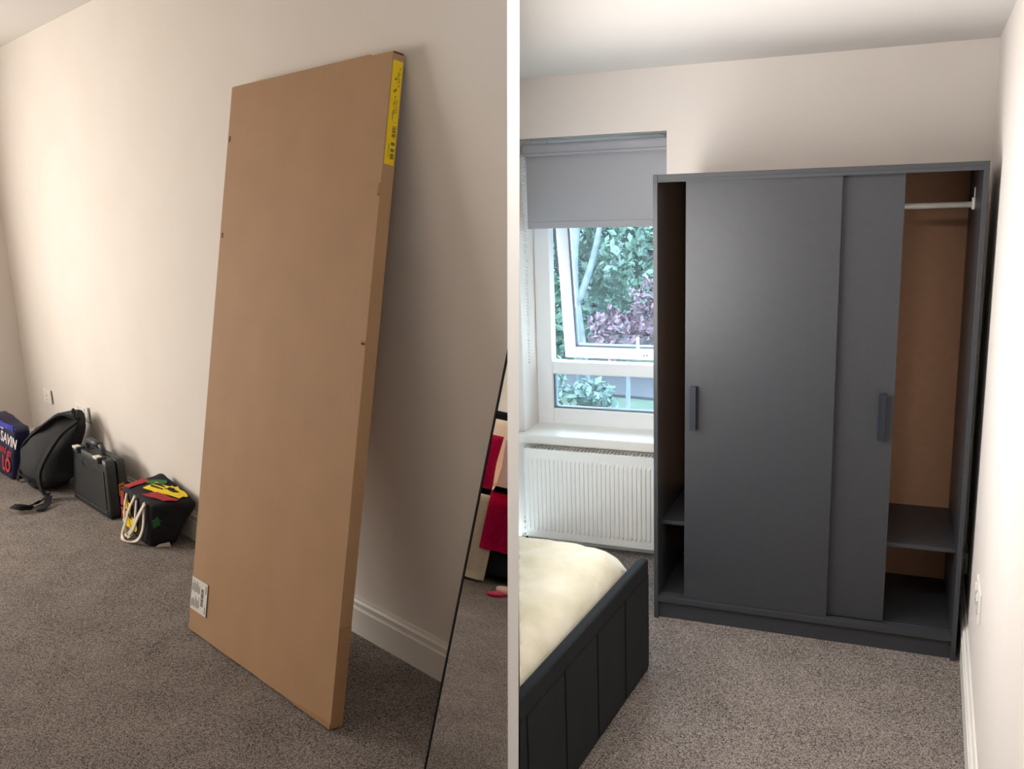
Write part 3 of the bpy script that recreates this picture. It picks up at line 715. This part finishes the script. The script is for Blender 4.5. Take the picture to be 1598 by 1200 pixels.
s2 = catmull([(.31, .10, .48), (.31, .0, .42), (.26, -.08, .30), (.22, -.13, .18), (.23, -.13, .07), (.27, -.10, .02)], 6)
obj('shoulder_strap', ribbon(NB(), s2, (1, 0, .1), .07, .016), 'strap', bp)
s3 = catmull([(-.30, -.06, .20), (-.33, -.10, .10), (-.33, -.13, .015)], 6)
obj('side_strap', ribbon(NB(), s3, (1, 0, 0), .05, .006), 'strap', bp)
s4 = catmull([(.27, -.10, .05), (.30, -.16, .02), (.32, -.20, .022), (.36, -.26, .02), (.33, -.31, .03), (.37, -.34, .05), (.42, -.30, .04), (.40, -.24, .02)], 6)
obj('loose_strap', ribbon(NB(), s4, (.4, 1, .6), .035, .006), 'strap', bp)
s5 = catmull([(.33, -.12, .05), (.40, -.16, .02), (.46, -.22, .012)], 5)
obj('loose_strap', ribbon(NB(), s5, (0, 1, .1), .04, .006), 'strap', bp)
ringp = [(.30+.022*math.cos(a), .10, .545+.022*math.sin(a)) for a in [2*math.pi*i/16 for i in range(17)]]
obj('grab_loop', tube(NB(), ringp, .006, 6), 'strap', bp, smooth=True)
obj('pocket_seam', tube(NB(), catmull([(-.24, -.13, .10), (-.05, -.175, .13), (.12, -.165, .11)], 6), .006, 6), 'strap', bp, smooth=True)

# navy carrier bag at the left edge
kb = thing('carrier_bag', 'navy carrier bag with white and red lettering at the left edge', 'shopping bag', ML @ Matrix.Translation((-4.83, -.31, 0)))
kc = {(0, 0, 0): (-.25, -.075, .002), (1, 0, 0): (.16, -.075, .002), (0, 1, 0): (-.25, .085, .002), (1, 1, 0): (.16, .085, .002),
      (0, 0, 1): (-.29, -.055, .415), (1, 0, 1): (.235, -.030, .370), (0, 1, 1): (-.29, .06, .415), (1, 1, 1): (.235, .06, .375)}
obj('bag_body', hull8(kc, 8, .10, wob=.010, wscale=7), 'navy', kb, smooth=True)
ft = facepatch(kc, 'y0', [(0.02, .96), (.98, .94), (.97, 1.0), (.02, 1.02)], .006); obj('top_band', ft, 'blue', kb)
def bagtext(s, size, a, b, m_, shear=0, bold=0):
    me = textmesh(s, size, shear, bold)
    for v in me.vertices:
        x, y, z = v.co; q = trilin(kc, (a+x/.45, 0, b+y/.39)); v.co = q+Vector((0, -.010-z, 0))
    return obj('lettering', me, m_, kb)
bagtext('SAVIN', .105, .52, .66, 'txt_w', .15, .002)
bagtext('and go', .085, .46, .45, 'txt_r', .3)
bagtext('LO', .14, .55, .14, 'txt_r', 0, .004)
hpt = catmull([(-.10, -.05, .40), (-.05, -.07, .44), (.05, -.08, .40), (.15, -.06, .385), (.20, -.03, .37)], 5)
obj('handle', ribbon(NB(), hpt, (0, .2, 1), .035, .004), 'blue', kb)
obj('white_tag', facepatch(kc, 'y0', [(.34, .90), (.62, .88), (.66, .95), (.36, .985)], .009), 'txt_w', kb)

# printed tote bag slumped on its side
tb = thing('tote_bag', 'black tote bag with red, yellow and green print and cream handles', 'tote bag', ML @ Matrix.Translation((-2.90, -.13, 0)))
to = Vector((-2.90, -.13, 0))
def tv(s, d, z): return tuple(Vector((s, -d, z))-to)
kt = {(0, 0, 0): tv(-3.16, .19, .004), (1, 0, 0): tv(-2.68, .235, .004), (0, 1, 0): tv(-3.10, .075, .004), (1, 1, 0): tv(-2.60, .115, .004),
      (0, 0, 1): tv(-3.06, .215, .262), (1, 0, 1): tv(-2.62, .225, .262), (0, 1, 1): tv(-2.90, .022, .345), (1, 1, 1): tv(-2.47, .022, .262)}
obj('bag_body', hull8(kt, 10, .16, wob=.011, wscale=9), 'tote', tb, smooth=True)
def tp(face, poly, m_, off=.009): return obj('print', facepatch(kt, face, poly, off, jit=.025), m_, tb)
tp('z1', [(.02, .05), (.18, .08), (.16, .55), (.03, .50)], 't_red'); tp('z1', [(.55, .10), (.97, .35), (.97, .62), (.60, .40)], 't_red')
tp('z1', [(.35, .30), (.58, .42), (.90, .68), (.86, .90), (.55, .88), (.50, .75), (.28, .62)], 't_yel')
tp('z1', [(.18, .45), (.30, .52), (.42, .78), (.30, .85), (.16, .60)], 't_grn')
tp('z1', [(.52, .62), (.70, .68), (.72, .80), (.56, .76)], 'tote', .012); tp('z1', [(.36, .46), (.54, .54), (.54, .58), (.35, .50)], 'tote', .012); tp('z1', [(.33, .56), (.48, .64), (.48, .68), (.32, .60)], 'tote', .012)
tp('y0', [(.03, .55), (.14, .58), (.20, .92), (.05, .96)], 't_red'); tp('y0', [(.02, .25), (.12, .28), (.14, .55), (.04, .52)], 't_red')
tp('y0', [(.14, .60), (.36, .50), (.40, .72), (.22, .82)], 't_yel')
tp('y0', [(.06, .16), (.16, .08), (.30, .12), (.48, .06), (.60, .20), (.58, .42), (.40, .46), (.20, .52), (.08, .40)], 't_yel')
tp('y0', [(.28, .40), (.42, .40), (.44, .48), (.30, .50)], 'tote', .012); tp('y0', [(.12, .50), (.22, .48), (.22, .52), (.12, .54)], 'tote', .012)
tp('x1', [(.10, .45), (.25, .50), (.30, .62), (.16, .70), (.06, .60)], 't_grn')
def tt(a, b, o): q = trilin(kt, (a, 0, b)); return q+Vector((0, -o, 0))
obj('carry_handle', ribbon(NB(), catmull([tt(.28, .95, .008), tt(.26, .6, .02), tt(.30, .25, .03), tt(.46, .02, .045), tt(.60, .15, .035), tt(.66, .5, .025), tt(.62, .93, .008)], 6), (1, 0, 0), .016, .006), 'rope', tb)
obj('carry_handle', ribbon(NB(), catmull([tt(.58, 1.02, .010), tt(.52, .7, .035), tt(.44, .35, .045), tt(.36, .04, .055), tt(.55, -.0, .07), tt(.80, .10, .035), tt(.92, .45, .02), tt(.86, .96, .008)], 6), (1, 0, .2), .019, .006), 'rope', tb)
obj('carry_handle', ribbon(NB(), catmull([tt(.90, .98, .008), tt(.80, .65, .03), tt(.70, .35, .04), tt(.55, .12, .045)], 6), (1, 0, .2), .024, .006), 'rope', tb)
obj('care_tag', facepatch(kt, 'x1', [(.25, .0), (.80, -.01), (.70, .09), (.35, .06)], .006), 'rope', tb)

# ================================================================== second bed, seen only in the mirror
b2 = thing('bed', 'black bed with cream duvet and pink throw reflected in the mirror', 'bed', Matrix.Translation((-4.5, 2.75, 0)))
obj('base', bx(-.72, .72, -.95, .95, .06, .34, bev=.02), 'velvet', b2)
obj('headboard', bx(-.80, -.72, -.98, .98, .0, 1.205, bev=.03), 'velvet', b2)
obj('mattress', bx(-.70, .70, -.93, .93, .34, .585, bev=.05), 'creamfab', b2)
bm = NB(); gr = []
for i in range(31):
    row = []
    for j in range(13):
        a = j/12; y = -.10+1.02*i/30
        if a < .35: x, z = .2+.52*a/.35, .60
        else:
            q = (a-.35)/.65; x = .72+.05*math.sin(min(1, q*3)*math.pi/2)+.018*math.sin(i*.9)*q; z = .60-.05*(1-math.cos(min(1, q*2)*math.pi/2))-.55*q*q*.9 if q < .3 else .60-.05-.53*q
        row.append(bm.verts.new((x, y, max(.015, z))))
    gr.append(row)
for i in range(30):
    for j in range(12): bm.faces.new((gr[i][j], gr[i+1][j], gr[i+1][j+1], gr[i][j+1]))
bmesh.ops.solidify(bm, geom=bm.faces[:], thickness=.03)
obj('duvet', bm, 'creamfab', b2, smooth=True)
throw = NB(); gr = []
for i in range(21):
    row = []
    for j in range(11):
        a = j/10; y = -.60+.58*i/20
        if a < .4: x, z = .25+.53*a/.4, .64
        else: q = (a-.4)/.6; x = .80+.016*math.sin(i*1.5)*q; z = .64-.40*q
        row.append(throw.verts.new((x, y, z)))
    gr.append(row)
for i in range(20):
    for j in range(10): throw.faces.new((gr[i][j], gr[i+1][j], gr[i+1][j+1], gr[i][j+1]))
bmesh.ops.solidify(throw, geom=throw.faces[:], thickness=.02)
t_o = obj('throw_blanket', throw, 'pink', None, Matrix.Translation((-4.5, 2.75, 0)), smooth=True)
tag(t_o, 'hot pink fleece throw over the bed in the mirror', 'blanket')
def cushion(name, label, x, y, z, w, h, t, m_, tilt=.25, rz=0, group='cushions on the reflected bed'):
    bm = NB(); bmesh.ops.create_cube(bm, size=2); bmesh.ops.subdivide_edges(bm, edges=bm.edges, cuts=7, use_grid_fill=True)
    for v in bm.verts:
        a, b, c = v.co; k_ = (1-a*a*.0); f_ = (1-abs(b)**3)*(1-abs(c)**3); v.co = Vector((a*t/2*(.25+.75*f_), b*w/2*(1-.06*(1-abs(c))), c*h/2))
    o = obj(name, bm, m_, None, Matrix.Translation((x, y, z)) @ Matrix.Rotation(rz, 4, 'Z') @ Matrix.Rotation(-tilt, 4, 'Y'), smooth=True)
    return tag(o, label, 'cushion', group)
cushion('cushion', 'hot pink fluffy cushion reflected in the mirror', -4.42, 2.97, .80, .42, .42, .16, 'pink', .15)
cushion('cushion', 'pale pink pillow reflected in the mirror', -4.42, 2.47, .79, .54, .40, .16, 'ppink', .15)
cushion('cushion', 'cream ribbed cushion against the black headboard in the mirror', -4.92, 2.72, .865, .60, .54, .18, 'creamfab', .2)
sl = thing('slipper', 'pink slipper on the carpet reflected in the mirror', 'slipper', Matrix.Translation((-3.45, 2.52, 0)) @ Matrix.Rotation(.5, 4, 'Z'))
bm = roundcube(5, .6)
for v in bm.verts: v.co = Vector(((v.co.x-.5)*.24, (v.co.y-.5)*.09, .001+v.co.z*.018))
obj('sole', bm, 'pink', sl, smooth=True)
bm = roundcube(5, .6)
for v in bm.verts: v.co = Vector((-.06+(v.co.x-.5)*.11, (v.co.y-.5)*.10, .012+v.co.z*.04))
obj('upper', bm, 'ppink', sl, smooth=True)

for o in bpy.data.objects:
    if o.type == 'MESH' and o.parent is not None and o.name.split('.')[0] in ('fine_print', 'pictogram', 'barcode', 'print_lines', 'pin_hole', 'logo_lettering', 'handle_screw'):
        o['kind'] = 'stuff'
